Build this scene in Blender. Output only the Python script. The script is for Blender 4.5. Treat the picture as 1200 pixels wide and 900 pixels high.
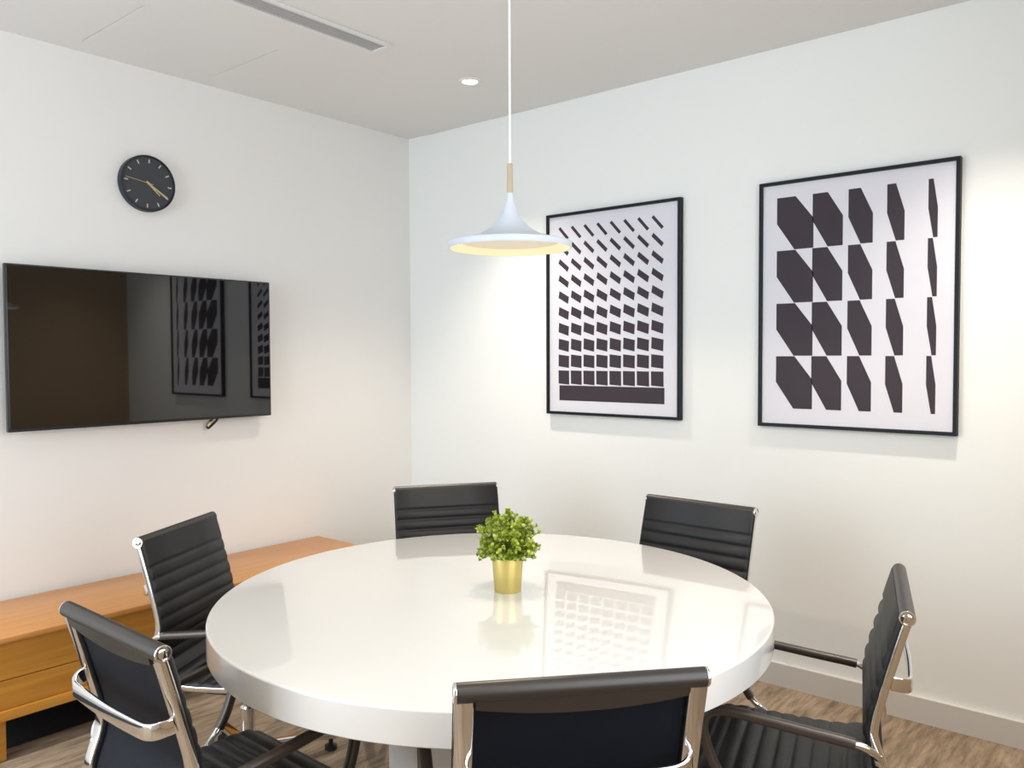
import bpy, bmesh, math, random
from mathutils import Vector, Matrix
from math import sin, cos, pi, radians

for o in list(bpy.data.objects):
    bpy.data.objects.remove(o)
scene = bpy.context.scene
COL = scene.collection

# ------------------------------------------------------------------ camera
CAM = (3.67482, -3.42541, 1.42)
YAW, PITCH, ROLL, FPX = 0.698665, -0.034575, -0.003776, 968.11
f_ = Vector((-sin(YAW) * cos(PITCH), cos(YAW) * cos(PITCH), sin(PITCH)))
r_ = Vector((cos(YAW), sin(YAW), 0))
u_ = r_.cross(f_)
rr = cos(ROLL) * r_ + sin(ROLL) * u_
uu = -sin(ROLL) * r_ + cos(ROLL) * u_
cd = bpy.data.cameras.new('camera')
cd.sensor_width = 36.0
cd.lens = 36.0 * FPX / 1200.0
cd.clip_start = 0.02
cam = bpy.data.objects.new('camera', cd)
COL.objects.link(cam)
M4 = Matrix((rr, uu, -f_)).transposed().to_4x4()
M4.translation = CAM
cam.matrix_world = M4
scene.camera = cam

# ------------------------------------------------------------------ world, light, exposure
ROOM_W, ROOM_D, ROOM_H = 3.79, 4.9, 2.713
scene.view_settings.view_transform = 'Standard'
scene.view_settings.look = 'None'
scene.view_settings.gamma = 1.0
scene.view_settings.use_curve_mapping = False
scene.view_settings.exposure = 0.04
w = bpy.data.worlds.new('sky')
scene.world = w
w.use_nodes = True
bg = w.node_tree.nodes['Background']
bg.inputs[0].default_value = (0.72, 0.86, 1.0, 1)
bg.inputs[1].default_value = 2.0

def light(name, kind, loc, energy, color, parent=None, **kw):
    l = bpy.data.lights.new(name, kind)
    l.energy = energy
    l.color = color
    aim = kw.pop('aim', None)
    for k, v in kw.items():
        setattr(l, k, v)
    o = bpy.data.objects.new(name, l)
    COL.objects.link(o)
    o.location = loc
    if aim:
        o.rotation_euler = Vector(aim).to_track_quat('-Z', 'Y').to_euler()
    if parent:
        o.parent = parent
    return o

WIN = (0.06, 2.00, 0.12, 2.62)      # window in the wall behind the camera: x0, x1, z0, z1
DAY = light('window_daylight', 'AREA', ((WIN[0] + WIN[1]) / 2, -ROOM_D - 0.12, (WIN[2] + WIN[3]) / 2), 62,
            (0.84, 0.93, 1.0), aim=(0, 1, 0), shape='RECTANGLE', size=WIN[1] - WIN[0], size_y=WIN[3] - WIN[2])
WIN2 = (-3.05, -1.35, 0.80, 2.50)    # window in the wall opposite the television: y0, y1, z0, z1
DAY2 = light('side_daylight', 'AREA', (ROOM_W + 0.14, (WIN2[0] + WIN2[1]) / 2, (WIN2[2] + WIN2[3]) / 2), 24,
             (1.0, 0.97, 0.93), aim=(-1, 0, 0), shape='RECTANGLE', size=WIN2[1] - WIN2[0], size_y=WIN2[3] - WIN2[2])
DOWNLIGHT_W, DOWNLIGHT_C = 125, (1.0, 0.88, 0.74)
PENDANT_W, PENDANT_C = 15, (1.0, 0.80, 0.56)

# ------------------------------------------------------------------ materials
def new_mat(name):
    m = bpy.data.materials.new(name)
    m.use_nodes = True
    nt = m.node_tree
    return m, nt, nt.nodes['Principled BSDF']

def N(nt, t, **kw):
    n = nt.nodes.new(t)
    for k, v in kw.items():
        if hasattr(n, k):
            setattr(n, k, v)
        else:
            n.inputs[k].default_value = v
    return n

def mat(name, col, rough=0.5, metal=0.0, spec=0.5, coat=0.0, noise=0.0, nscale=40.0, bump=0.0, bscale=200.0, emit=None, estr=0.0, stretch=None):
    m, nt, b = new_mat(name)
    b.inputs['Base Color'].default_value = (*col, 1)
    b.inputs['Roughness'].default_value = rough
    b.inputs['Metallic'].default_value = metal
    b.inputs['Specular IOR Level'].default_value = spec
    if coat:
        b.inputs['Coat Weight'].default_value = coat
        b.inputs['Coat Roughness'].default_value = 0.012
    if emit:
        b.inputs['Emission Color'].default_value = (*emit, 1)
        b.inputs['Emission Strength'].default_value = estr
    tc = N(nt, 'ShaderNodeTexCoord')
    src = tc.outputs['Object']
    if stretch:
        mp = N(nt, 'ShaderNodeMapping')
        mp.inputs['Scale'].default_value = stretch
        nt.links.new(src, mp.inputs[0])
        src = mp.outputs[0]
    if noise:
        n = N(nt, 'ShaderNodeTexNoise')
        n.inputs['Scale'].default_value = nscale
        n.inputs['Detail'].default_value = 4
        nt.links.new(src, n.inputs['Vector'])
        mx = N(nt, 'ShaderNodeMix', data_type='RGBA')
        mx.inputs[6].default_value = (*[c * (1 - noise) for c in col], 1)
        mx.inputs[7].default_value = (*[min(1, c * (1 + noise)) for c in col], 1)
        nt.links.new(n.outputs['Fac'], mx.inputs[0])
        nt.links.new(mx.outputs[2], b.inputs['Base Color'])
    if bump:
        n2 = N(nt, 'ShaderNodeTexNoise')
        n2.inputs['Scale'].default_value = bscale
        nt.links.new(src, n2.inputs['Vector'])
        bp = N(nt, 'ShaderNodeBump')
        bp.inputs['Strength'].default_value = bump
        bp.inputs['Distance'].default_value = 0.002
        nt.links.new(n2.outputs['Fac'], bp.inputs['Height'])
        nt.links.new(bp.outputs[0], b.inputs['Normal'])
    return m

M = {}
M['wall'] = mat('wall_paint', (0.85, 0.845, 0.83), 0.85, spec=0.25, noise=0.012, nscale=3, bump=0.05, bscale=300)
M['wall_cool'] = mat('cool_wall_paint', (0.835, 0.855, 0.84), 0.85, spec=0.25, noise=0.012, nscale=3, bump=0.05, bscale=300)
M['wall_tan'] = mat('tan_wall_paint', (0.46, 0.33, 0.20), 0.8, spec=0.25, noise=0.03, nscale=3)
M['ceiling'] = mat('ceiling_paint', (0.76, 0.75, 0.735), 0.9, spec=0.2, noise=0.01, nscale=2)
M['trim'] = mat('white_trim', (0.80, 0.79, 0.77), 0.45, noise=0.01)
M['skirting'] = mat('pale_grey_skirting', (0.64, 0.62, 0.59), 0.4, noise=0.01)
M['table'] = mat('white_lacquer', (0.76, 0.755, 0.735), 0.3, coat=1.0, noise=0.006, nscale=2)
M['pedestal'] = mat('white_satin', (0.72, 0.73, 0.74), 0.4, noise=0.01)
M['leather'] = mat('black_leather', (0.012, 0.0125, 0.0135), 0.45, spec=0.38, noise=0.15, nscale=60, bump=0.12, bscale=500)
M['pad'] = mat('arm_leather', (0.040, 0.029, 0.022), 0.33, spec=0.8, noise=0.1, nscale=60)
M['roll'] = mat('roll_leather', (0.024, 0.019, 0.016), 0.38, spec=0.6, noise=0.1, nscale=60)
M['mesh'] = mat('dark_back_fabric', (0.003, 0.0055, 0.011), 0.6, spec=0.2, noise=0.2, nscale=300, bump=0.2, bscale=900)
M['chrome'] = mat('polished_chrome', (0.80, 0.80, 0.81), 0.09, metal=1.0, noise=0.02, nscale=8)
M['chrome_satin'] = mat('satin_chrome', (0.62, 0.60, 0.58), 0.3, metal=1.0, noise=0.04, nscale=30)
M['black_plastic'] = mat('black_plastic', (0.012, 0.012, 0.013), 0.4, noise=0.1)
M['frame'] = mat('black_frame_wood', (0.006, 0.010, 0.014), 0.5, spec=0.25, noise=0.2, nscale=30)
M['clock_rim'] = mat('dark_blue_black_metal', (0.008, 0.017, 0.028), 0.35, noise=0.1)
M['clock_face'] = mat('charcoal_clock_face', (0.040, 0.045, 0.055), 0.55, noise=0.05)
M['brass'] = mat('pale_brass', (0.62, 0.52, 0.30), 0.4, metal=0.5, noise=0.05)
M['marker'] = mat('pale_marker', (0.60, 0.57, 0.45), 0.45, metal=0.2, noise=0.05)
M['paper'] = mat('print_paper', (0.70, 0.695, 0.755), 0.55, spec=0.4, noise=0.006, nscale=8)
M['ink'] = mat('plum_black_ink', (0.040, 0.030, 0.040), 0.6, spec=0.3, noise=0.05, nscale=8)
M['tv_screen'] = mat('glossy_black_screen', (0.004, 0.004, 0.004), 0.03, spec=0.6, coat=0.6, noise=0.02)
M['tv_screen'].node_tree.nodes['Principled BSDF'].inputs['IOR'].default_value = 1.5
M['tv_body'] = mat('tv_dark_plastic', (0.015, 0.017, 0.02), 0.35, noise=0.05)
M['shade'] = mat('white_enamel_shade', (0.62, 0.67, 0.755), 0.45, noise=0.008)  # white enamel with the blue cast of daylight mixed into its colour
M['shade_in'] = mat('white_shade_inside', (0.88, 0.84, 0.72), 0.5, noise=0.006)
M['diffuser'] = mat('warm_diffuser', (0.72, 0.66, 0.56), 0.4, noise=0.01, emit=(1.0, 0.80, 0.52), estr=0.16)
M['glowing_lip'] = mat('lamplit_lip_glow', (0.8, 0.72, 0.50), 0.4, noise=0.01, emit=(1.0, 0.74, 0.34), estr=0.42)  # yellow colour and emission imitate lamplight falling on the white lip
M['stem_wood'] = mat('ash_wood', (0.48, 0.39, 0.27), 0.5, noise=0.12, nscale=30, stretch=(8, 8, 1))
M['cord'] = mat('white_cord', (0.86, 0.86, 0.90), 0.5, noise=0.01)
M['lamp_glow'] = mat('downlight_lens', (0.9, 0.9, 0.85), 0.3, noise=0.01, emit=(1.0, 0.95, 0.85), estr=6.0)
M['vent_grey'] = mat('grey_vent_blades', (0.40, 0.40, 0.41), 0.6, noise=0.06, nscale=20)
M['vent_frame'] = mat('white_vent_frame', (0.74, 0.74, 0.73), 0.5, noise=0.01)
M['gold'] = mat('gold_pot', (0.70, 0.57, 0.20), 0.36, metal=0.7, noise=0.03, nscale=12)
M['soil'] = mat('dark_soil', (0.05, 0.035, 0.02), 0.9, noise=0.4, nscale=80)
M['plant_stem'] = mat('green_stem', (0.16, 0.20, 0.04), 0.6, noise=0.15)
M['under_shade'] = mat('painted_shade_carpet', (0.028, 0.029, 0.032), 0.95, spec=0.1, noise=0.3, nscale=150)  # near-black tone that paints the shadow below the cabinet

def wood_mat(name, c1, c2, rough=0.35, axis='Y'):
    m, nt, b = new_mat(name)
    tc = N(nt, 'ShaderNodeTexCoord')
    mp = N(nt, 'ShaderNodeMapping')
    mp.inputs['Scale'].default_value = {'Y': (14, 0.9, 14), 'Z': (14, 14, 0.9)}[axis]
    nt.links.new(tc.outputs['Object'], mp.inputs[0])
    n = N(nt, 'ShaderNodeTexNoise')
    n.inputs['Scale'].default_value = 3.0
    n.inputs['Detail'].default_value = 6
    n.inputs['Distortion'].default_value = 0.6
    nt.links.new(mp.outputs[0], n.inputs['Vector'])
    cr = N(nt, 'ShaderNodeValToRGB')
    cr.color_ramp.elements[0].position = 0.3
    cr.color_ramp.elements[0].color = (*c1, 1)
    cr.color_ramp.elements[1].position = 0.72
    cr.color_ramp.elements[1].color = (*c2, 1)
    nt.links.new(n.outputs['Fac'], cr.inputs[0])
    nt.links.new(cr.outputs[0], b.inputs['Base Color'])
    b.inputs['Roughness'].default_value = rough
    return m

M['oak'] = wood_mat('honey_wood', (0.50, 0.215, 0.028), (0.62, 0.29, 0.045))
M['oak_top'] = wood_mat('honey_wood_top', (0.50, 0.215, 0.055), (0.60, 0.275, 0.08), 0.3)

def carpet_mat():
    m, nt, b = new_mat('streaked_carpet_planks')
    tc = N(nt, 'ShaderNodeTexCoord')
    br = N(nt, 'ShaderNodeTexBrick')
    br.inputs['Scale'].default_value = 1.0
    br.inputs['Brick Width'].default_value = 1.0
    br.inputs['Row Height'].default_value = 0.25
    br.inputs['Mortar Size'].default_value = 0.0
    br.inputs['Mortar Smooth'].default_value = 0.3
    br.inputs['Color1'].default_value = (0.262, 0.200, 0.142, 1)
    br.inputs['Color2'].default_value = (0.34, 0.268, 0.198, 1)
    br.inputs['Mortar'].default_value = (0.15, 0.11, 0.08, 1)
    rot = N(nt, 'ShaderNodeMapping')
    rot.inputs['Rotation'].default_value = (0, 0, radians(90))
    rot.inputs['Location'].default_value = (0.1, 0.11, 0)
    nt.links.new(tc.outputs['Object'], rot.inputs[0])
    nt.links.new(rot.outputs[0], br.inputs['Vector'])
    mp = N(nt, 'ShaderNodeMapping')
    mp.inputs['Scale'].default_value = (15, 2.2, 1)
    nt.links.new(tc.outputs['Object'], mp.inputs[0])
    n = N(nt, 'ShaderNodeTexNoise')
    n.inputs['Scale'].default_value = 2.4
    n.inputs['Detail'].default_value = 7
    n.inputs['Roughness'].default_value = 0.65
    nt.links.new(mp.outputs[0], n.inputs['Vector'])
    cr = N(nt, 'ShaderNodeValToRGB')
    cr.color_ramp.elements[0].position = 0.30
    cr.color_ramp.elements[0].color = (0.50, 0.49, 0.48, 1)
    cr.color_ramp.elements[1].position = 0.70
    cr.color_ramp.elements[1].color = (1.50, 1.48, 1.45, 1)
    nt.links.new(n.outputs['Fac'], cr.inputs[0])
    mx = N(nt, 'ShaderNodeMix', data_type='RGBA', blend_type='MULTIPLY')
    mx.inputs[0].default_value = 1.0
    nt.links.new(br.outputs['Color'], mx.inputs[6])
    nt.links.new(cr.outputs[0], mx.inputs[7])
    n2 = N(nt, 'ShaderNodeTexNoise')
    n2.inputs['Scale'].default_value = 260
    nt.links.new(tc.outputs['Object'], n2.inputs['Vector'])
    bp = N(nt, 'ShaderNodeBump')
    bp.inputs['Strength'].default_value = 0.5
    bp.inputs['Distance'].default_value = 0.003
    nt.links.new(n2.outputs['Fac'], bp.inputs['Height'])
    nt.links.new(mx.outputs[2], b.inputs['Base Color'])
    nt.links.new(bp.outputs[0], b.inputs['Normal'])
    b.inputs['Roughness'].default_value = 0.95
    b.inputs['Specular IOR Level'].default_value = 0.1
    return m
M['carpet'] = carpet_mat()

def leaf_mat():
    m, nt, b = new_mat('yellow_green_leaves')
    g = N(nt, 'ShaderNodeNewGeometry')
    cr = N(nt, 'ShaderNodeValToRGB')
    e = cr.color_ramp.elements
    e[0].color = (0.15, 0.24, 0.015, 1)
    e[1].color = (0.72, 0.76, 0.22, 1)
    mid = e.new(0.55)
    mid.color = (0.40, 0.50, 0.04, 1)
    nt.links.new(g.outputs['Random Per Island'], cr.inputs[0])
    nt.links.new(cr.outputs[0], b.inputs['Base Color'])
    b.inputs['Roughness'].default_value = 0.35
    tr = N(nt, 'ShaderNodeBsdfTranslucent')
    nt.links.new(cr.outputs[0], tr.inputs[0])
    mx = N(nt, 'ShaderNodeMixShader')
    mx.inputs[0].default_value = 0.25
    nt.links.new(b.outputs[0], mx.inputs[1])
    nt.links.new(tr.outputs[0], mx.inputs[2])
    nt.links.new(mx.outputs[0], nt.nodes['Material Output'].inputs[0])
    return m
M['leaf'] = leaf_mat()

# ------------------------------------------------------------------ geometry helpers
def smooth_by_angle(bm, ang=35):
    a = radians(ang)
    for f in bm.faces:
        f.smooth = True
    for e in bm.edges:
        if len(e.link_faces) == 2:
            e.smooth = e.calc_face_angle(0) < a
        else:
            e.smooth = False

def obj(name, bm, m, parent=None, loc=None, smooth=True, ang=35):
    bmesh.ops.recalc_face_normals(bm, faces=bm.faces[:])
    if smooth:
        smooth_by_angle(bm, ang)
    me = bpy.data.meshes.new(name)
    bm.to_mesh(me)
    bm.free()
    for mm in (m if isinstance(m, (list, tuple)) else [m]):
        me.materials.append(mm)
    o = bpy.data.objects.new(name, me)
    COL.objects.link(o)
    if parent:
        o.parent = parent
    if loc:
        o.location = loc
    return o

def tag(o, label=None, cat=None, group=None, kind=None):
    if label: o['label'] = label
    if cat: o['category'] = cat
    if group: o['group'] = group
    if kind: o['kind'] = kind
    return o

def thing(name, label, cat, loc=(0, 0, 0), rotz=0, group=None):
    o = bpy.data.objects.new(name, None)
    COL.objects.link(o)
    o.location = loc
    o.rotation_euler = (0, 0, rotz)
    o.empty_display_size = 0.1
    return tag(o, label, cat, group)

def BM():
    return bmesh.new()

def add_box(bm, x0, x1, y0, y1, z0, z1, bevel=0.0, seg=2, mi=0):
    r = bmesh.ops.create_cube(bm, size=1.0)
    vs = r['verts']
    bmesh.ops.scale(bm, vec=(x1 - x0, y1 - y0, z1 - z0), verts=vs)
    bmesh.ops.translate(bm, vec=((x0 + x1) / 2, (y0 + y1) / 2, (z0 + z1) / 2), verts=vs)
    fs = set(f for v in vs for f in v.link_faces)
    for f in fs:
        f.material_index = mi
    if bevel:
        es = list(set(e for v in vs for e in v.link_edges))
        bmesh.ops.bevel(bm, geom=es, offset=bevel, segments=seg, affect='EDGES', profile=0.5)

def box(x0, x1, y0, y1, z0, z1, bevel=0.0, seg=2):
    bm = BM()
    add_box(bm, x0, x1, y0, y1, z0, z1, bevel, seg)
    return bm

def add_lathe(bm, prof, seg=48, c=(0, 0, 0), closed=False):
    """prof: list of (r, z); r==0 makes a pole"""
    rings = []
    for (r, z) in prof:
        if r < 1e-6:
            rings.append([bm.verts.new((c[0], c[1], c[2] + z))])
        else:
            rings.append([bm.verts.new((c[0] + r * cos(2 * pi * i / seg), c[1] + r * sin(2 * pi * i / seg), c[2] + z)) for i in range(seg)])
    pairs = list(zip(rings, rings[1:]))
    if closed:
        pairs.append((rings[-1], rings[0]))
    for a, b in pairs:
        for i in range(seg):
            j = (i + 1) % seg
            if len(a) == 1 and len(b) == 1:
                continue
            if len(a) == 1:
                bm.faces.new((a[0], b[i], b[j]))
            elif len(b) == 1:
                bm.faces.new((a[i], a[j], b[0]))
            else:
                bm.faces.new((a[i], a[j], b[j], b[i]))

def catmull(pts, n=6):
    pts = [Vector(p) for p in pts]
    out = []
    for i in range(len(pts) - 1):
        p0 = pts[max(i - 1, 0)]
        p1, p2 = pts[i], pts[i + 1]
        p3 = pts[min(i + 2, len(pts) - 1)]
        for k in range(n):
            t = k / n
            out.append(0.5 * ((2 * p1) + (p2 - p0) * t + (2 * p0 - 5 * p1 + 4 * p2 - p3) * t * t + (3 * p1 - p0 - 3 * p2 + p3) * t ** 3))
    out.append(pts[-1])
    return out

def add_sweep(bm, path, section, up=(1, 0, 0), cap=True):
    """sweep a closed 2-D section [(a,b)] along path; a is along a direction kept close to up"""
    path = [Vector(p) for p in path]
    upv = Vector(up)
    rings = []
    n = len(path)
    for i, p in enumerate(path):
        t = (path[min(i + 1, n - 1)] - path[max(i - 1, 0)]).normalized()
        a = (upv - t * upv.dot(t))
        if a.length < 1e-4:
            a = t.orthogonal()
        a.normalize()
        b = t.cross(a)
        upv = a if up is None else upv
        rings.append([bm.verts.new(p + a * s[0] + b * s[1]) for s in section])
    m = len(section)
    for r0, r1 in zip(rings, rings[1:]):
        for i in range(m):
            j = (i + 1) % m
            bm.faces.new((r0[i], r0[j], r1[j], r1[i]))
    if cap:
        bm.faces.new(list(reversed(rings[0])))
        bm.faces.new(rings[-1])

def circ(r, n=12, ry=None):
    ry = ry or r
    return [(r * cos(2 * pi * i / n), ry * sin(2 * pi * i / n)) for i in range(n)]

def rrect(w_, h_, c=0.003, k=3):
    pts = []
    for (sx, sy, a0) in ((1, 1, 0), (-1, 1, 90), (-1, -1, 180), (1, -1, 270)):
        for i in range(k + 1):
            a = radians(a0 + 90 * i / k)
            pts.append((sx * (w_ / 2 - c) + c * cos(a), sy * (h_ / 2 - c) + c * sin(a)))
    return pts

def add_tube(bm, path, r, n=12, up=(0, 0, 1)):
    add_sweep(bm, path, circ(r, n), up)

def copy_tree(o, parent=None):
    c = o.copy()
    COL.objects.link(c)
    if parent:
        c.parent = parent
    for ch in list(o.children):
        copy_tree(ch, c)
    return c

# ------------------------------------------------------------------ setting
def struct(name, bm, m, parent=None, smooth=False):
    o = obj(name, bm, m, parent, smooth=smooth)
    if not parent:
        o['kind'] = 'structure'
    return o

W, D, H = ROOM_W, ROOM_D, ROOM_H
T = 0.12
struct('floor', box(-T, W + T, -D - T, T, -0.1, 0), M['carpet'])
struct('wall_left', box(-T, 0, -D - T, T, 0, H), M['wall'])
struct('wall_right', box(0, W, 0, T, 0, H), M['wall_cool'])
bm = BM()
add_box(bm, W, W + T, -D - T, WIN2[0], 0, H)
add_box(bm, W, W + T, WIN2[1], T, 0, H)
add_box(bm, W, W + T, WIN2[0], WIN2[1], 0, WIN2[2])
add_box(bm, W, W + T, WIN2[0], WIN2[1], WIN2[3], H)
struct('wall_opposite', bm, M['wall_tan'])
bm = BM()
add_box(bm, 0, WIN[0], -D - T, -D, 0, H)
add_box(bm, WIN[1], W, -D - T, -D, 0, H)
add_box(bm, WIN[0], WIN[1], -D - T, -D, 0, WIN[2])
add_box(bm, WIN[0], WIN[1], -D - T, -D, WIN[3], H)
struct('wall_back', bm, M['wall'])
struct('ceiling', box(-T, W + T, -D - T, T, H, H + 0.1), M['ceiling'])

bm = BM()
prof = [(0, 0), (0.020, 0), (0.020, 0.0975), (0.0185, 0.099), (0, 0.099)]
def add_skirting(bm, p0, p1, inward):
    p0, p1, iv = Vector(p0), Vector(p1), Vector(inward)
    a = [bm.verts.new(p0 + iv * x + Vector((0, 0, z))) for x, z in prof]
    b = [bm.verts.new(p1 + iv * x + Vector((0, 0, z))) for x, z in prof]
    for i in range(len(prof)):
        j = (i + 1) % len(prof)
        bm.faces.new((a[i], a[j], b[j], b[i]))
    bm.faces.new(a)
    bm.faces.new(list(reversed(b)))
add_skirting(bm, (0.020, 0, 0), (W, 0, 0), (0, -1, 0))
struct('baseboard_right', bm, M['skirting'])
bm = BM()
add_skirting(bm, (0, -D, 0), (0, 0, 0), (1, 0, 0))
struct('baseboard_left', bm, M['skirting'])

struct('cabinet_shade_strip', box(0.020, 0.372, -D, -0.020, 0, 0.003), M['under_shade'])  # dark strip laid on the carpet in place of the cabinet's shadow
bm = BM()
x0, x1, z0, z1 = WIN
y0, y1 = -D - 0.09, -D - 0.03
for a in ((x0, x0 + .05, z0, z1), (x1 - .05, x1, z0, z1), (x0 + .05, x1 - .05, z0, z0 + .05), (x0 + .05, x1 - .05, z1 - .05, z1), ((x0 + x1) / 2 - .03, (x0 + x1) / 2 + .03, z0 + .05, z1 - .05)):
    add_box(bm, a[0], a[1], y0, y1, a[2], a[3])
wf = struct('window_1', bm, M['trim'])

bm = BM()
y0, y1, z0, z1 = WIN2
for a in ((y0, y0 + .05, z0, z1), (y1 - .05, y1, z0, z1), (y0 + .05, y1 - .05, z0, z0 + .05), (y0 + .05, y1 - .05, z1 - .05, z1)):
    add_box(bm, W + .03, W + .09, a[0], a[1], a[2], a[3])
struct('window_2', bm, M['trim'])

# ceiling boards: fine open joints near the left wall, a narrow recessed strip along it
bm = BM()
ys = [-D + 0.02, -2.53, -1.933, -1.358, -0.002]
HB = H - 0.004
for a, b in zip(ys, ys[1:]):
    add_box(bm, 0.13, 0.66, a + 0.003, b - 0.003, HB, H + 0.001)
add_box(bm, 0.66, W - 0.001, ys[0], ys[-1], HB, H + 0.001)
struct('trim_1', bm, M['ceiling'])

# ------------------------------------------------------------------ ceiling fixtures
vent = thing('ceiling_vent', 'long white framed linear air diffuser with grey slot in the ceiling', 'air vent', (1.005, -1.08, HB))
bm = BM()
L = 2.4
for a in ((-.066, -.044, -L, 0), (.044, .066, -L, 0), (-.044, .044, -.024, 0), (-.044, .044, -L, -L + .024)):
    add_box(bm, a[0], a[1], a[2], a[3], -0.010, 0.0, 0.002, 1)
obj('vent_frame', bm, M['vent_frame'], vent, smooth=False)
bm = BM()
add_box(bm, -.044, .044, -L + .024, -.024, -0.002, 0)
for xx in (-.030, -.010, .010, .030):
    add_box(bm, xx - .0082, xx + .0082, -L + .024, -.024, -0.006, -0.002, 0.001, 1)
obj('vent_blades', bm, M['vent_grey'], vent, smooth=False)

def downlight(loc, label):
    t = thing('recessed_downlight', label, 'ceiling light', loc, group='recessed ceiling downlights')
    bm = BM()
    add_lathe(bm, [(.036, 0), (.036, -.004), (.040, -.006), (.052, -.004), (.054, 0)], 40, closed=True)
    obj('trim_ring', bm, M['ceiling'], t)
    bm = BM()
    add_lathe(bm, [(0, -.0050), (.020, -.0055), (.034, -.003), (.0355, 0.0), (0, 0)], 32)
    obj('lamp_lens', bm, M['lamp_glow'], t)
    light('downlight_beam', 'SPOT', (0, 0, -.012), DOWNLIGHT_W, DOWNLIGHT_C, t, spot_size=radians(94), spot_blend=1.0, shadow_soft_size=0.03)
    return t
downlight((1.0, -0.54, HB), 'small round recessed downlight glowing in the ceiling near the corner, behind the pendant cord')
for p in ((3.1, -0.54), (1.0, -3.3), (3.1, -3.3)):
    c = copy_tree(bpy.data.objects['recessed_downlight'])
    c.location = (p[0], p[1], HB)
    c['label'] = {(3.1, -0.54): 'recessed ceiling downlight above the larger-shape framed print',
                  (1.0, -3.3): 'recessed ceiling downlight at the window end, on the television side',
                  (3.1, -3.3): 'recessed ceiling downlight at the window end, by the tan wall'}[p]

# ------------------------------------------------------------------ pendant lamp
PX, PY, PZ = 2.158, -1.625, 1.722
pend = thing('pendant_lamp', 'white trumpet shaped pendant lamp with wooden neck hanging over the round table', 'pendant lamp', (PX, PY, PZ))
R0 = 0.1745
outer = [(.0085, .157), (.0095, .147), (.0120, .133), (.0160, .119), (.0215, .105), (.029, .091), (.039, .077), (.052, .063), (.070, .050), (.095, .038), (.125, .029), (.155, .022), (.168, .0195), (R0 - .001, .0175), (R0, .0155)]
bm = BM()
add_lathe(bm, outer + [(R0, .002), (R0 - .002, 0), (R0 - .004, .0006), (R0 - .006, .004), (.138, .0175), (.134, .0215), (.120, .026), (.095, .034), (.07, .046), (.03, .086), (.006, .14), (.006, .157)], 72, closed=True)
sh = obj('lamp_shade', bm, [M['shade'], M['shade_in']], pend, ang=50)
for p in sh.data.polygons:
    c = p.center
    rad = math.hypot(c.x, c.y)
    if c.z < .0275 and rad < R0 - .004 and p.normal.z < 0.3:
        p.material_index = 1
bm = BM()
add_lathe(bm, [(0, .0165), (.10, .0163), (.1365, .0160), (.1365, .0185), (0, .0195)], 64)
obj('light_diffuser', bm, M['diffuser'], pend)
bm = BM()
add_lathe(bm, [(.1365, .0158), (R0 - .0035, .0004), (R0 - .0055, .0036), (.1375, .0176)], 72, closed=True)
obj('glowing_lip', bm, M['glowing_lip'], pend)  # added glowing surface, stands in for lamplight on the shade's inner lip
bm = BM()
add_lathe(bm, [(0, .157), (.0085, .157), (.0088, .16), (.0082, .236), (.0075, .239), (0, .239)], 24)
obj('wooden_neck', bm, M['stem_wood'], pend)
bm = BM()
add_tube(bm, [(0, 0, .238), (0, 0, HB - PZ)], .0033, 10, up=(1, 0, 0))
obj('cord', bm, M['cord'], pend)
bm = BM()
add_lathe(bm, [(0, HB - PZ), (.055, HB - PZ), (.055, HB - PZ - .02), (.05, HB - PZ - .025), (.004, HB - PZ - .027), (0, HB - PZ - .027)], 32)
obj('ceiling_rose', bm, M['cord'], pend)
light('pendant_glow', 'SPOT', (0, 0, 0.001), PENDANT_W, PENDANT_C, pend, spot_size=radians(172), spot_blend=0.2, shadow_soft_size=0.02)

# ------------------------------------------------------------------ wall clock
clk = thing('wall_clock', 'round dark wall clock with gold hands above the television', 'clock', (0.0, -1.615, 2.196))
def yzface(bm, pts, x0, x1):
    a = [bm.verts.new((x0, p[0], p[1])) for p in pts]
    b = [bm.verts.new((x1, p[0], p[1])) for p in pts]
    n = len(pts)
    bm.faces.new(b)
    bm.faces.new(list(reversed(a)))
    for i in range(n):
        bm.faces.new((a[i], a[(i + 1) % n], b[(i + 1) % n], b[i]))
def lathe_x(prof, seg=64):
    bm = BM()
    add_lathe(bm, prof, seg)
    bmesh.ops.rotate(bm, verts=bm.verts[:], cent=(0, 0, 0), matrix=Matrix.Rotation(radians(90), 3, 'Y'))
    return bm
obj('clock_case', lathe_x([(0, 0), (.122, 0), (.125, .003), (.125, .034), (.1235, .0365), (.1195, .0365), (.118, .034), (.118, .028), (0, .028)]), M['clock_rim'], clk)
obj('clock_face', lathe_x([(0, .028), (.1178, .028), (.1178, .0295), (0, .0295)]), M['clock_face'], clk)
ROT = radians(3.3)
def dial(bm, ang, r0, r1, w0, w1, x0, x1):
    a = ang + ROT
    d = Vector((sin(a), cos(a)))
    s = Vector((d.y, -d.x))
    pts = [d * r0 - s * w0, d * r0 + s * w0, d * r1 + s * w1, d * r1 - s * w1]
    yzface(bm, pts, x0, x1)
for k in range(12):
    bm = BM()
    dial(bm, k * pi / 6, .091, .108, .0026, .0026, .0295, .0315)
    obj('hour_marker', bm, M['marker'], clk, smooth=False)
bm = BM(); dial(bm, radians(130), -.012, .072, .0045, .0020, .0320, .0330)
obj('hour_hand', bm, M['brass'], clk, smooth=False)
bm = BM(); dial(bm, radians(120), -.012, .104, .0020, .0048, .0335, .0345)
obj('minute_hand', bm, M['brass'], clk, smooth=False)
bm = BM(); dial(bm, radians(276), -.02, .104, .0012, .0010, .0350, .0356)
obj('second_hand', bm, M['brass'], clk, smooth=False)
obj('center_cap', lathe_x([(0, .0295), (.005, .0295), (.005, .0365), (0, .037)], 20), M['brass'], clk)

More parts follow.
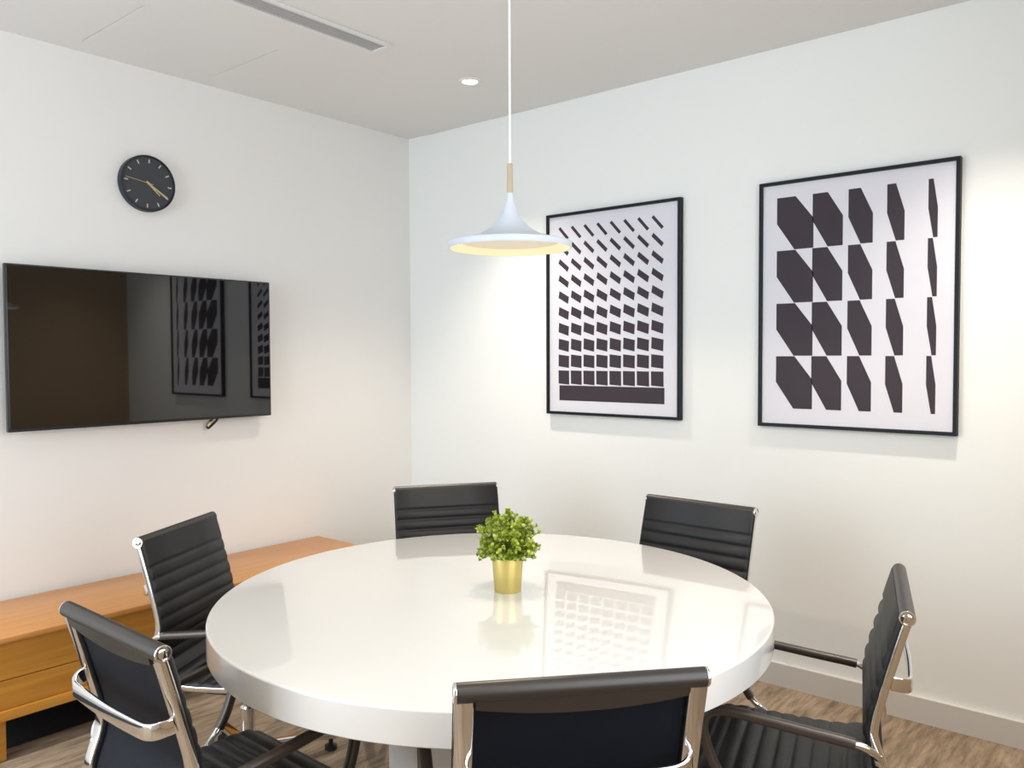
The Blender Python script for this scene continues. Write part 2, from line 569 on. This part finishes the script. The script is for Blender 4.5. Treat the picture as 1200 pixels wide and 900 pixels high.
# ------------------------------------------------------------------ television
TY0, TY1, TZ0, TZ1 = -2.217, -1.022, 1.123, 1.790
TC = ((TY0 + TY1) / 2, (TZ0 + TZ1) / 2)
tv = thing('television', 'large flat black television mounted on the left wall, screen off', 'television', (0.004, TC[0], TC[1]))
hw, hh = (TY1 - TY0) / 2, (TZ1 - TZ0) / 2
bm = BM()
add_box(bm, .042, .066, -hw, hw, -hh, hh, .003, 2)
add_box(bm, .028, .044, -hw * .8, hw * .8, -hh * .85, hh * .5, .004, 1)
obj('housing', bm, M['tv_body'], tv)
obj('screen', box(.0655, .0672, -hw + .006, hw - .006, -hh + .012, hh - .006, .0005, 1), M['tv_screen'], tv, smooth=False)
bm = BM()
add_box(bm, 0, .008, -.22, .22, -.14, .14)
for yy in (-.16, .16):
    add_box(bm, .008, .030, yy - .02, yy + .02, -.16, .16)
obj('wall_bracket', bm, M['black_plastic'], tv, smooth=False)
# short cable with plug below the set
cb = BM()
cy = -1.335 - TC[0]
pts = catmull([(.035, cy + .045, -hh + .02), (.035, cy + .030, -hh - .008), (.036, cy + .005, -hh - .030), (.038, cy - .015, -hh - .043), (.040, cy - .022, -hh - .032), (.038, cy - .008, -hh - .014), (.035, cy + .02, -hh + .01)], 8)
add_tube(cb, pts, .0055, 10, up=(1, 0, 0))
cable = obj('cable_loop', cb, M['black_plastic'], tv)
bm = BM()
add_tube(bm, [(.041, cy - .0225, -hh - .034), (.041, cy - .006, -hh - .016)], .0075, 10, up=(1, 0, 0))
obj('cable_plug', bm, M['brass'], cable)

# ------------------------------------------------------------------ framed prints
def framed(name_label, x0, x1, z0, z1, art, fd=.030, fw=.014):
    t = thing('framed_print', name_label, 'picture', ((x0 + x1) / 2, 0, (z0 + z1) / 2))
    hx, hz = (x1 - x0) / 2, (z1 - z0) / 2
    bm = BM()
    # mitred rectangular frame
    o_ = [(-hx, -hz), (hx, -hz), (hx, hz), (-hx, hz)]
    sec = [(0, -.002), (0, -fd), (fw, -fd), (fw, -.002)]
    rings = []
    for (cx, cz) in o_:
        sx, sz = (1 if cx < 0 else -1), (1 if cz < 0 else -1)
        rings.append([bm.verts.new((cx + sx * d, y, cz + sz * d)) for d, y in sec])
    for i in range(4):
        a, b = rings[i], rings[(i + 1) % 4]
        for k in range(4):
            l = (k + 1) % 4
            bm.faces.new((a[k], a[l], b[l], b[k]))
    obj('picture_frame', bm, M['frame'], t, smooth=False)
    obj('backing_board', box(-hx + fw, hx - fw, -.016, -.002, -hz + fw, hz - fw), M['tv_body'], t, smooth=False)
    obj('print_sheet', box(-hx + fw, hx - fw, -.0180, -.0160, -hz + fw, hz - fw), M['paper'], t, smooth=False)
    bm = BM()
    ox, oz = (x0 + x1) / 2, (z0 + z1) / 2
    for poly in art:
        a = [bm.verts.new((px - ox, -.0184, pz - oz)) for px, pz in poly]
        b = [bm.verts.new((px - ox, -.0180, pz - oz)) for px, pz in poly]
        n = len(poly)
        bm.faces.new(a); bm.faces.new(list(reversed(b)))
        for i in range(n):
            bm.faces.new((a[i], a[(i + 1) % n], b[(i + 1) % n], b[i]))
    obj('printed_pattern', bm, M['ink'], t, smooth=False)
    return t

art1 = [[(1.131, 1.189), (1.742, 1.189), (1.742, 1.266), (1.131, 1.266)]]
for n in range(10):
    zc = 1.3085 + .0812 * n
    tx, tz = .034 - .00145 * n, .033 - .0064 * n
    for c in range(8):
        xc = 1.1595 + .0777 * c
        lo = -.0345 if n else -.0385
        art1.append([(xc - .033, zc - tz), (xc + tx, zc + lo), (xc + .033, zc + tz), (xc - tx, zc + .034)])
        if n == 0:
            art1[-1][0] = (xc - .033, zc - .0335)
framed('smaller-pattern black framed print of slanted bars becoming squares, nearer the room corner', 1.0555, 1.8275, 1.118, 2.139, art1)
cols = [(2.277, 2.356, 2.352, 2.431, .097, .111), (2.427, 2.488, 2.489, 2.549, .100, .110), (2.570, 2.617, 2.618, 2.664, .104, .109), (2.716, 2.748, 2.749, 2.780, .108, .109), (2.863, 2.880, 2.881, 2.896, .108, .110)]
art2 = []
for (xl, xm, xm2, xr, dt, db) in cols:
    for k in range(4):
        zt = 2.077 - .2216 * k
        zb = zt - .2195
        art2.append([(xl, zt), (xm, zt), (xr, zt - dt), (xr, zb), (xm2, zb), (xl, zb + db)][::-1])
framed('black framed print of large dark hexagons in five columns thinning to the right', 2.2025, 2.9725, 1.114, 2.145, art2)

# ------------------------------------------------------------------ low wooden cabinet
CY0, CY1, CD, CZ = -2.56, -0.71, 0.495, 0.451
cab = thing('media_cabinet', 'long low honey coloured wooden cabinet under the television', 'cabinet', (0.022, 0, 0))
obj('top_board', box(0, CD, CY0, CY1, CZ - .020, CZ, .002, 2), M['oak_top'], cab)
bm = BM()
add_box(bm, .006, CD - .045, CY0 + .01, CY1 - .01, .19, CZ - .020)
obj('carcass', bm, M['oak'], cab, smooth=False)
ym = -1.66
for (a, b) in ((CY0 + .012, ym - .0015), (ym + .0015, CY1 - .012)):
    for (za, zb) in ((.1915, .2925), (.2955, CZ - .0225)):
        obj('drawer', box(CD - .045, CD - .025, a, b, za, zb, .0015, 1), M['oak'], cab)
obj('bottom_board', box(.004, CD - .012, CY0 + .004, CY1 - .004, .155, .19, .002, 2), M['oak'], cab)
for yy in (CY0 + .12, CY1 - .18):
    for xx in (.03, CD - .11):
        bm = BM()
        add_box(bm, xx, xx + .06, yy, yy + .06, 0, .155, .003, 1)
        obj('leg', bm, M['oak'], cab)

# ------------------------------------------------------------------ round table
TX, TY, TR, TZ = 2.117, -1.659, 0.784, 0.740
tab = thing('round_table', 'large round glossy white meeting table with thick edge', 'table', (TX, TY, 0))
th = .076
bm = BM()
prof_t = [(0, TZ)]
for k in range(7):
    a = radians(90 - 15 * k)
    prof_t.append((TR - .006 + .006 * cos(a), TZ - .006 + .006 * sin(a)))
prof_t += [(TR, TZ - th + .003), (TR - .003, TZ - th), (0, TZ - th)]
add_lathe(bm, prof_t, 144)
ax = radians(125)
Sm = Matrix.Rotation(ax, 3, 'Z') @ Matrix.Diagonal((1.019, 0.983, 1.0)) @ Matrix.Rotation(-ax, 3, 'Z')
for v in bm.verts:
    v.co = Sm @ v.co
obj('tabletop', bm, M['table'], tab, ang=25)
bm = BM()
add_lathe(bm, [(0, TZ - th), (.30, TZ - th), (.30, .03), (.32, .02), (.32, 0), (0, 0)], 64)
obj('pedestal', bm, M['pedestal'], tab, ang=25)

# ------------------------------------------------------------------ potted plant
random.seed(7)
pot = thing('potted_plant', 'small bushy green plant in a gold pot at the middle of the table', 'plant', (2.14, -1.621, TZ))
bm = BM()
add_lathe(bm, [(0, 0), (.0375, 0), (.0388, .002), (.0455, .097), (.0455, .099), (.0440, .099), (.0435, .097), (.0415, .080), (0, .080)], 48)
obj('pot', bm, M['gold'], pot)
bm = BM()
add_lathe(bm, [(0, .0805), (.0412, .0805), (.040, .086), (.02, .09), (0, .091)], 32)
obj('soil', bm, M['soil'], pot)
stems, leaves = BM(), BM()
def add_leaf(bm, p, d, nrm, s):
    d = d.normalized()
    side = d.cross(nrm)
    if side.length < 1e-3:
        side = d.orthogonal()
    side.normalize()
    n2 = side.cross(d)
    pts = [(0, 0, 0), (.35, .34, .06), (.75, .40, .05), (1.0, 0, -.05), (.75, -.40, .05), (.35, -.34, .06)]
    vs = [bm.verts.new(p + d * (a * s) + side * (b * s) + n2 * (c * s)) for a, b, c in pts]
    mid = bm.verts.new(p + d * (.55 * s) - n2 * (.04 * s))
    for i in range(6):
        bm.faces.new((vs[i], vs[(i + 1) % 6], mid))
base = Vector((0, 0, .088))
ctr = Vector((0.002, 0, .142))
for i in range(250):
    u = random.random() * 2 - 0.85
    u = max(-0.62, min(1, u))
    a = random.random() * 2 * pi
    rr_ = math.sqrt(max(0, 1 - u * u))
    k = random.uniform(.72, 1.06)
    lump = 1 + .10 * sin(3 * a + 1.3) * rr_
    tip = ctr + Vector((rr_ * cos(a) * .094 * lump, rr_ * sin(a) * .094 * lump, u * (.086 if u > 0 else .062))) * k
    st = base + Vector((cos(a), sin(a), 0)) * random.uniform(.005, .03)
    mid = st.lerp(tip, .5) + Vector((0, 0, .012))
    path = catmull([st, mid, tip], 4)
    add_tube(stems, path, .0009, 4, up=(1, 0.2, 0.1))
    nl = 13
    for q in range(nl):
        t = .30 + .70 * (q + .5) / nl
        p = path[min(int(t * (len(path) - 1)), len(path) - 2)].lerp(path[min(int(t * (len(path) - 1)) + 1, len(path) - 1)], (t * (len(path) - 1)) % 1)
        outd = (tip - st).normalized()
        rd = Vector((random.gauss(0, 1), random.gauss(0, 1), random.gauss(0, 1))).normalized()
        dd = (outd * .5 + rd)
        add_leaf(leaves, p, dd, Vector((random.gauss(0, .5), random.gauss(0, .5), 1)), random.uniform(.0085, .0135))
    for q in range(4):
        dd = Vector((cos(q * pi / 2 + a), sin(q * pi / 2 + a), .5)) + (tip - ctr).normalized() * .8
        add_leaf(leaves, tip, dd, (tip - ctr), random.uniform(.010, .014))
obj('stems', stems, M['plant_stem'], pot)
obj('foliage', leaves, M['leaf'], pot)

# ------------------------------------------------------------------ conference chairs
FO = 0.24            # hub sits this far in front of the top roll
HALF = 0.225
PROF = [(0, .855), (.012, .815), (.026, .765), (.041, .710), (.056, .655), (.066, .610), (.068, .580), (.062, .548), (.050, .515), (.041, .485), (.043, .455), (.062, .428), (.100, .413), (.16, .407), (.25, .408), (.35, .412), (.42, .412), (.458, .402), (.478, .380), (.482, .350)]
CP = [Vector((0, p[0] - FO, p[1])) for p in PROF]
CURVE = catmull(CP, 14)
# resample at even steps
def resample(pts, step):
    out = [pts[0].copy()]
    acc = 0.0
    for a, b in zip(pts, pts[1:]):
        seg = (b - a).length
        while acc + seg >= step:
            t = (step - acc) / seg
            a = a.lerp(b, t)
            out.append(a.copy())
            seg = (b - a).length
            acc = 0.0
        acc += seg
    return out
CURVE = resample(CURVE, 0.0042)
SEATCUT = next(i for i, p in enumerate(CURVE) if p.z < .462)
RIB0, RIB = .086, .0420

def frame_at(i):
    t = (CURVE[min(i + 1, len(CURVE) - 1)] - CURVE[max(i - 1, 0)]).normalized()
    nrm = Vector((0, -t.z, t.y))       # towards the sitter
    if nrm.y < 0 and abs(t.z) > .5:
        nrm = -nrm
    if abs(t.y) > .5 and nrm.z < 0:
        nrm = -nrm
    return t, nrm
NORMS = []
prev = None
for i in range(len(CURVE)):
    t, n_ = frame_at(i)
    if prev is not None and n_.dot(prev) < 0:
        n_ = -n_
    NORMS.append(n_)
    prev = n_

def sling(i0, i1):
    bm = BM()
    xs = [-HALF, -HALF + .004, -HALF + .014, -.10, 0, .10, HALF - .014, HALF - .004, HALF]
    front, back = [], []
    for i in range(i0, i1 + 1):
        s = i * .0042
        if s < RIB0:
            rib = .0062 * min(1, (RIB0 - s) / .010) ** .5
        else:
            u = ((s - RIB0) / RIB) % 1.0
            rib = .0068 * (1 - abs(2 * u - 1) ** 2.6)
        fr, bk = [], []
        for k, x in enumerate(xs):
            e = {0: 0.0, 1: .55, 2: 1.0}.get(min(k, len(xs) - 1 - k), 1.0)
            p = CURVE[i] + Vector((x, 0, 0))
            fr.append(bm.verts.new(p + NORMS[i] * (.0015 + (.0035 + rib) * e)))
            bk.append(bm.verts.new(p - NORMS[i] * (.0015 + .0025 * e)))
        front.append(fr); back.append(bk)
    n = len(front)
    m = len(xs)
    for a in range(n - 1):
        for k in range(m - 1):
            bm.faces.new((front[a][k], front[a][k + 1], front[a + 1][k + 1], front[a + 1][k]))
            bm.faces.new((back[a][k], back[a + 1][k], back[a + 1][k + 1], back[a][k + 1]))
        bm.faces.new((front[a][0], front[a + 1][0], back[a + 1][0], back[a][0]))
        bm.faces.new((front[a][-1], back[a][-1], back[a + 1][-1], front[a + 1][-1]))
    for a in (0, n - 1):
        for k in range(m - 1):
            bm.faces.new((front[a][k], back[a][k], back[a][k + 1], front[a][k + 1]))
    return bm

CH_LABELS = {}
def make_chair():
    t = thing('conference_chair', 'chair', 'chair', group='black leather conference chairs round the table')
    br = obj('backrest', sling(0, SEATCUT), M['leather'], t, ang=60)
    # dark fabric on the back of the sling between the rails
    bm = BM()
    rows = []
    i0, i1 = 5, SEATCUT
    for i in range(i0, i1 + 1, 2):
        p = CURVE[i] - NORMS[i] * .0043
        q = CURVE[i] - NORMS[i] * .0062
        rows.append(([bm.verts.new(p + Vector((x, 0, 0))) for x in (-.188, .188)], [bm.verts.new(q + Vector((x, 0, 0))) for x in (-.188, .188)]))
    for (a, b), (c, d) in zip(rows, rows[1:]):
        bm.faces.new((b[0], b[1], d[1], d[0]))
        bm.faces.new((a[0], c[0], c[1], a[1]))
        bm.faces.new((a[0], b[0], d[0], c[0]))
        bm.faces.new((a[1], c[1], d[1], b[1]))
    for (a, b) in (rows[0], rows[-1]):
        bm.faces.new((a[0], a[1], b[1], b[0]))
    tag(obj('back_cover', bm, M['mesh'], br, ang=60), 'dark navy woven back of the chair')
    obj('seat', sling(SEATCUT, len(CURVE) - 1), M['leather'], t, ang=60)
    # rolled top edge with chrome end discs, and the leather fold under the roll
    bm = BM()
    c0 = CURVE[0] + Vector((0, -.0075, -.003))
    add_sweep(bm, [c0 + Vector((x, 0, 0)) for x in (-.220, -.216, -.1, 0, .1, .216, .220)], circ(.0175, 24), up=(0, 0, 1))
    n_ = 16
    rows = []
    for k in range(n_ + 1):
        x = -.188 + .376 * k / n_
        d = .012 + .016 * (1 - (x / .188) ** 2)
        yb = -.0095
        rows.append([bm.verts.new((x, c0.y + yy, c0.z + zz)) for yy, zz in ((-.013, -.010), (yb + d * .22 - .002, -.016 - d), (yb + d * .22 + .004, -.016 - d), (0, -.010))])
    for a, b in zip(rows, rows[1:]):
        for k in range(4):
            l = (k + 1) % 4
            bm.faces.new((a[k], a[l], b[l], b[k]))
    bm.faces.new(rows[0]); bm.faces.new(list(reversed(rows[-1])))
    roll = obj('top_roll', bm, M['roll'], t, ang=50)
    for s in (-1, 1):
        bm = BM()
        add_lathe(bm, [(0, 0), (.0165, 0), (.0172, .0015), (.0172, .005), (.0162, .0062), (.0135, .0062), (.0125, .0040), (.0100, .0038), (.0095, .0052), (.0080, .0058), (0, .0058)], 32)
        bmesh.ops.rotate(bm, verts=bm.verts[:], cent=(0, 0, 0), matrix=Matrix.Rotation(radians(90 * s), 3, 'Y'))
        bmesh.ops.translate(bm, verts=bm.verts[:], vec=c0 + Vector((.219 * s, 0, 0)))
        tag(obj('end_cap', bm, M['chrome'], roll, ang=40), 'polished chrome end disc')
    # side rails
    for s in (-1, 1):
        bm = BM()
        path = [CURVE[i] - NORMS[i] * .0125 + Vector((s * .2065, 0, 0)) for i in range(3, len(CURVE) - 8, 2)]
        add_sweep(bm, path, rrect(.034, .017, .0045, 3), up=(1, 0, 0))
        # slim polished lip along the outer edge
        path2 = [CURVE[i] - NORMS[i] * .0095 + Vector((s * .2205, 0, 0)) for i in range(3, len(CURVE) - 8, 2)]
        add_sweep(bm, path2, rrect(.007, .014, .002, 2), up=(1, 0, 0))
        tag(obj('side_rail', bm, M['chrome'], t, ang=50), 'polished chrome side rail')
    # chrome cross brace bowed behind the back
    bm = BM()
    ia = min(range(SEATCUT), key=lambda i: abs(CURVE[i].z - .715))
    pa = CURVE[ia] - NORMS[ia] * .020
    yb, zb = pa.y, pa.z
    half = [(.203, .0, -.010), (.200, .012, -.012), (.191, .025, -.016), (.174, .035, -.020), (.14, .040, -.022)]
    path = catmull([(-x, yb - d, zb + z) for x, d, z in half] + [(0, yb - .043, zb - .024)] + [(x, yb - d, zb + z) for x, d, z in half[::-1]], 5)
    add_sweep(bm, path, rrect(.034, .010, .004, 3), up=(0, 0, 1))
    brace = obj('back_brace', bm, M['chrome'], t, ang=50)
    for s in (-1, 1):
        bm = BM()
        add_lathe(bm, [(0, 0), (.0085, 0), (.0085, .004), (.0065, .0065), (.003, .0068), (.003, .005), (0, .005)], 16)
        bmesh.ops.rotate(bm, verts=bm.verts[:], cent=(0, 0, 0), matrix=Matrix.Rotation(radians(90), 3, 'X'))
        bmesh.ops.translate(bm, verts=bm.verts[:], vec=(s * .203, yb - .0005, zb + .028))
        obj('bolt', bm, M['chrome'], brace)
    # armrests: chrome loop ends, black pad between
    for s in (-1, 1):
        full = [(.218, .046, .528), (.232, .050, .540), (.248, .062, .556), (.256, .085, .569), (.257, .12, .575), (.257, .20, .583), (.257, .30, .594), (.257, .365, .600), (.257, .405, .592), (.257, .424, .565), (.256, .420, .525), (.256, .402, .475), (.255, .376, .432), (.252, .355, .412), (.240, .335, .403), (.215, .322, .400)]
        P = [Vector((s * x, y - FO, z)) for x, y, z in full]
        cv = catmull(P, 6)
        bm = BM()
        add_tube(bm, cv, .0088, 12, up=(1, 0, 0))
        for e, d in ((cv[0], 1), (cv[-1], -1)):
            add_lathe(bm, [(0, -.012), (.010, -.012), (.012, -.008), (.012, .008), (.010, .012), (0, .012)], 14, c=e)
        arm = obj('armrest', bm, M['chrome'], t, ang=50)
        bm = BM()
        padp = cv[3 * 6 + 2:12 * 6 + 1]
        add_sweep(bm, padp, rrect(.026, .021, .007, 3), up=(1, 0, 0))
        tag(obj('arm_pad', bm, M['pad'], arm, ang=50), 'black leather wrapped arm pad')
    # under-seat bracket, lift column, four-star base
    bm = BM()
    add_box(bm, -.20, .20, -.035, .035, .372, .392, .004, 1)
    add_box(bm, -.06, .06, -.10, .10, .345, .375, .006, 1)
    obj('seat_bracket', bm, M['black_plastic'], t)
    bm = BM()
    add_lathe(bm, [(0, .35), (.014, .35), (.014, .23), (.024, .23), (.024, .10), (.034, .09), (.034, .055), (0, .055)], 24)
    obj('lift_column', bm, M['chrome'], t)
    for k in range(4):
        a = radians(45 + 90 * k)
        dr = Vector((cos(a), sin(a), 0))
        bm = BM()
        path = catmull([dr * .02 + Vector((0, 0, .085)), dr * .12 + Vector((0, 0, .078)), dr * .24 + Vector((0, 0, .062)), dr * .315 + Vector((0, 0, .050))], 5)
        add_sweep(bm, path, rrect(.034, .022, .006, 3), up=(-sin(a), cos(a), 0))
        leg = obj('base_leg', bm, M['chrome'], t, ang=50)
        bm = BM()
        add_lathe(bm, [(0, .045), (.008, .045), (.008, .022), (.022, .016), (.022, .002), (.020, 0), (0, 0)], 20, c=dr * .297)
        obj('glide', bm, M['black_plastic'], leg)
    return t

proto = make_chair()
BASE = {'base_leg', 'lift_column'}
# roll end points as the place shows them: left end, right end seen from the chair's front or back, and height shift
def seat_chair(o, mid, ang, dz, label):
    """ang: heading the sitter faces"""
    fwd = Vector((cos(ang), sin(ang), 0))
    pos = Vector((mid[0], mid[1], 0)) + fwd * FO
    o.location = pos
    o.rotation_euler = (0, 0, ang - pi / 2)
    o['label'] = label
    for ch in o.children:
        if ch.name.split('.')[0] in BASE:
            continue
        ch.location = (0, 0, dz)

SPEC = [
    ((2.858, -2.266), radians(139.0), 0.0, 'black conference chair seen from behind, cut by the bottom edge of the photo'),
    ((1.937, -2.652), radians(89.5), 0.0, 'black conference chair at far left, its back turned, chrome brace bowed behind it'),
    ((0.992, -2.004), radians(29.8), -0.021, 'black conference chair facing right in front of the middle of the wooden cabinet'),
    ((1.195, -0.913), radians(-33.9), 0.0, 'black conference chair behind the plant, backed towards the room corner'),
    ((2.249, -0.660), radians(-91.8), 0.012, 'black conference chair across the table between the two framed prints'),
    ((3.1155, -1.301), radians(197.1), -0.008, 'black conference chair in side view at the right of the table, armrests showing'),
]
for i, sp in enumerate(SPEC):
    o = proto if i == 0 else copy_tree(proto)
    seat_chair(o, *sp)
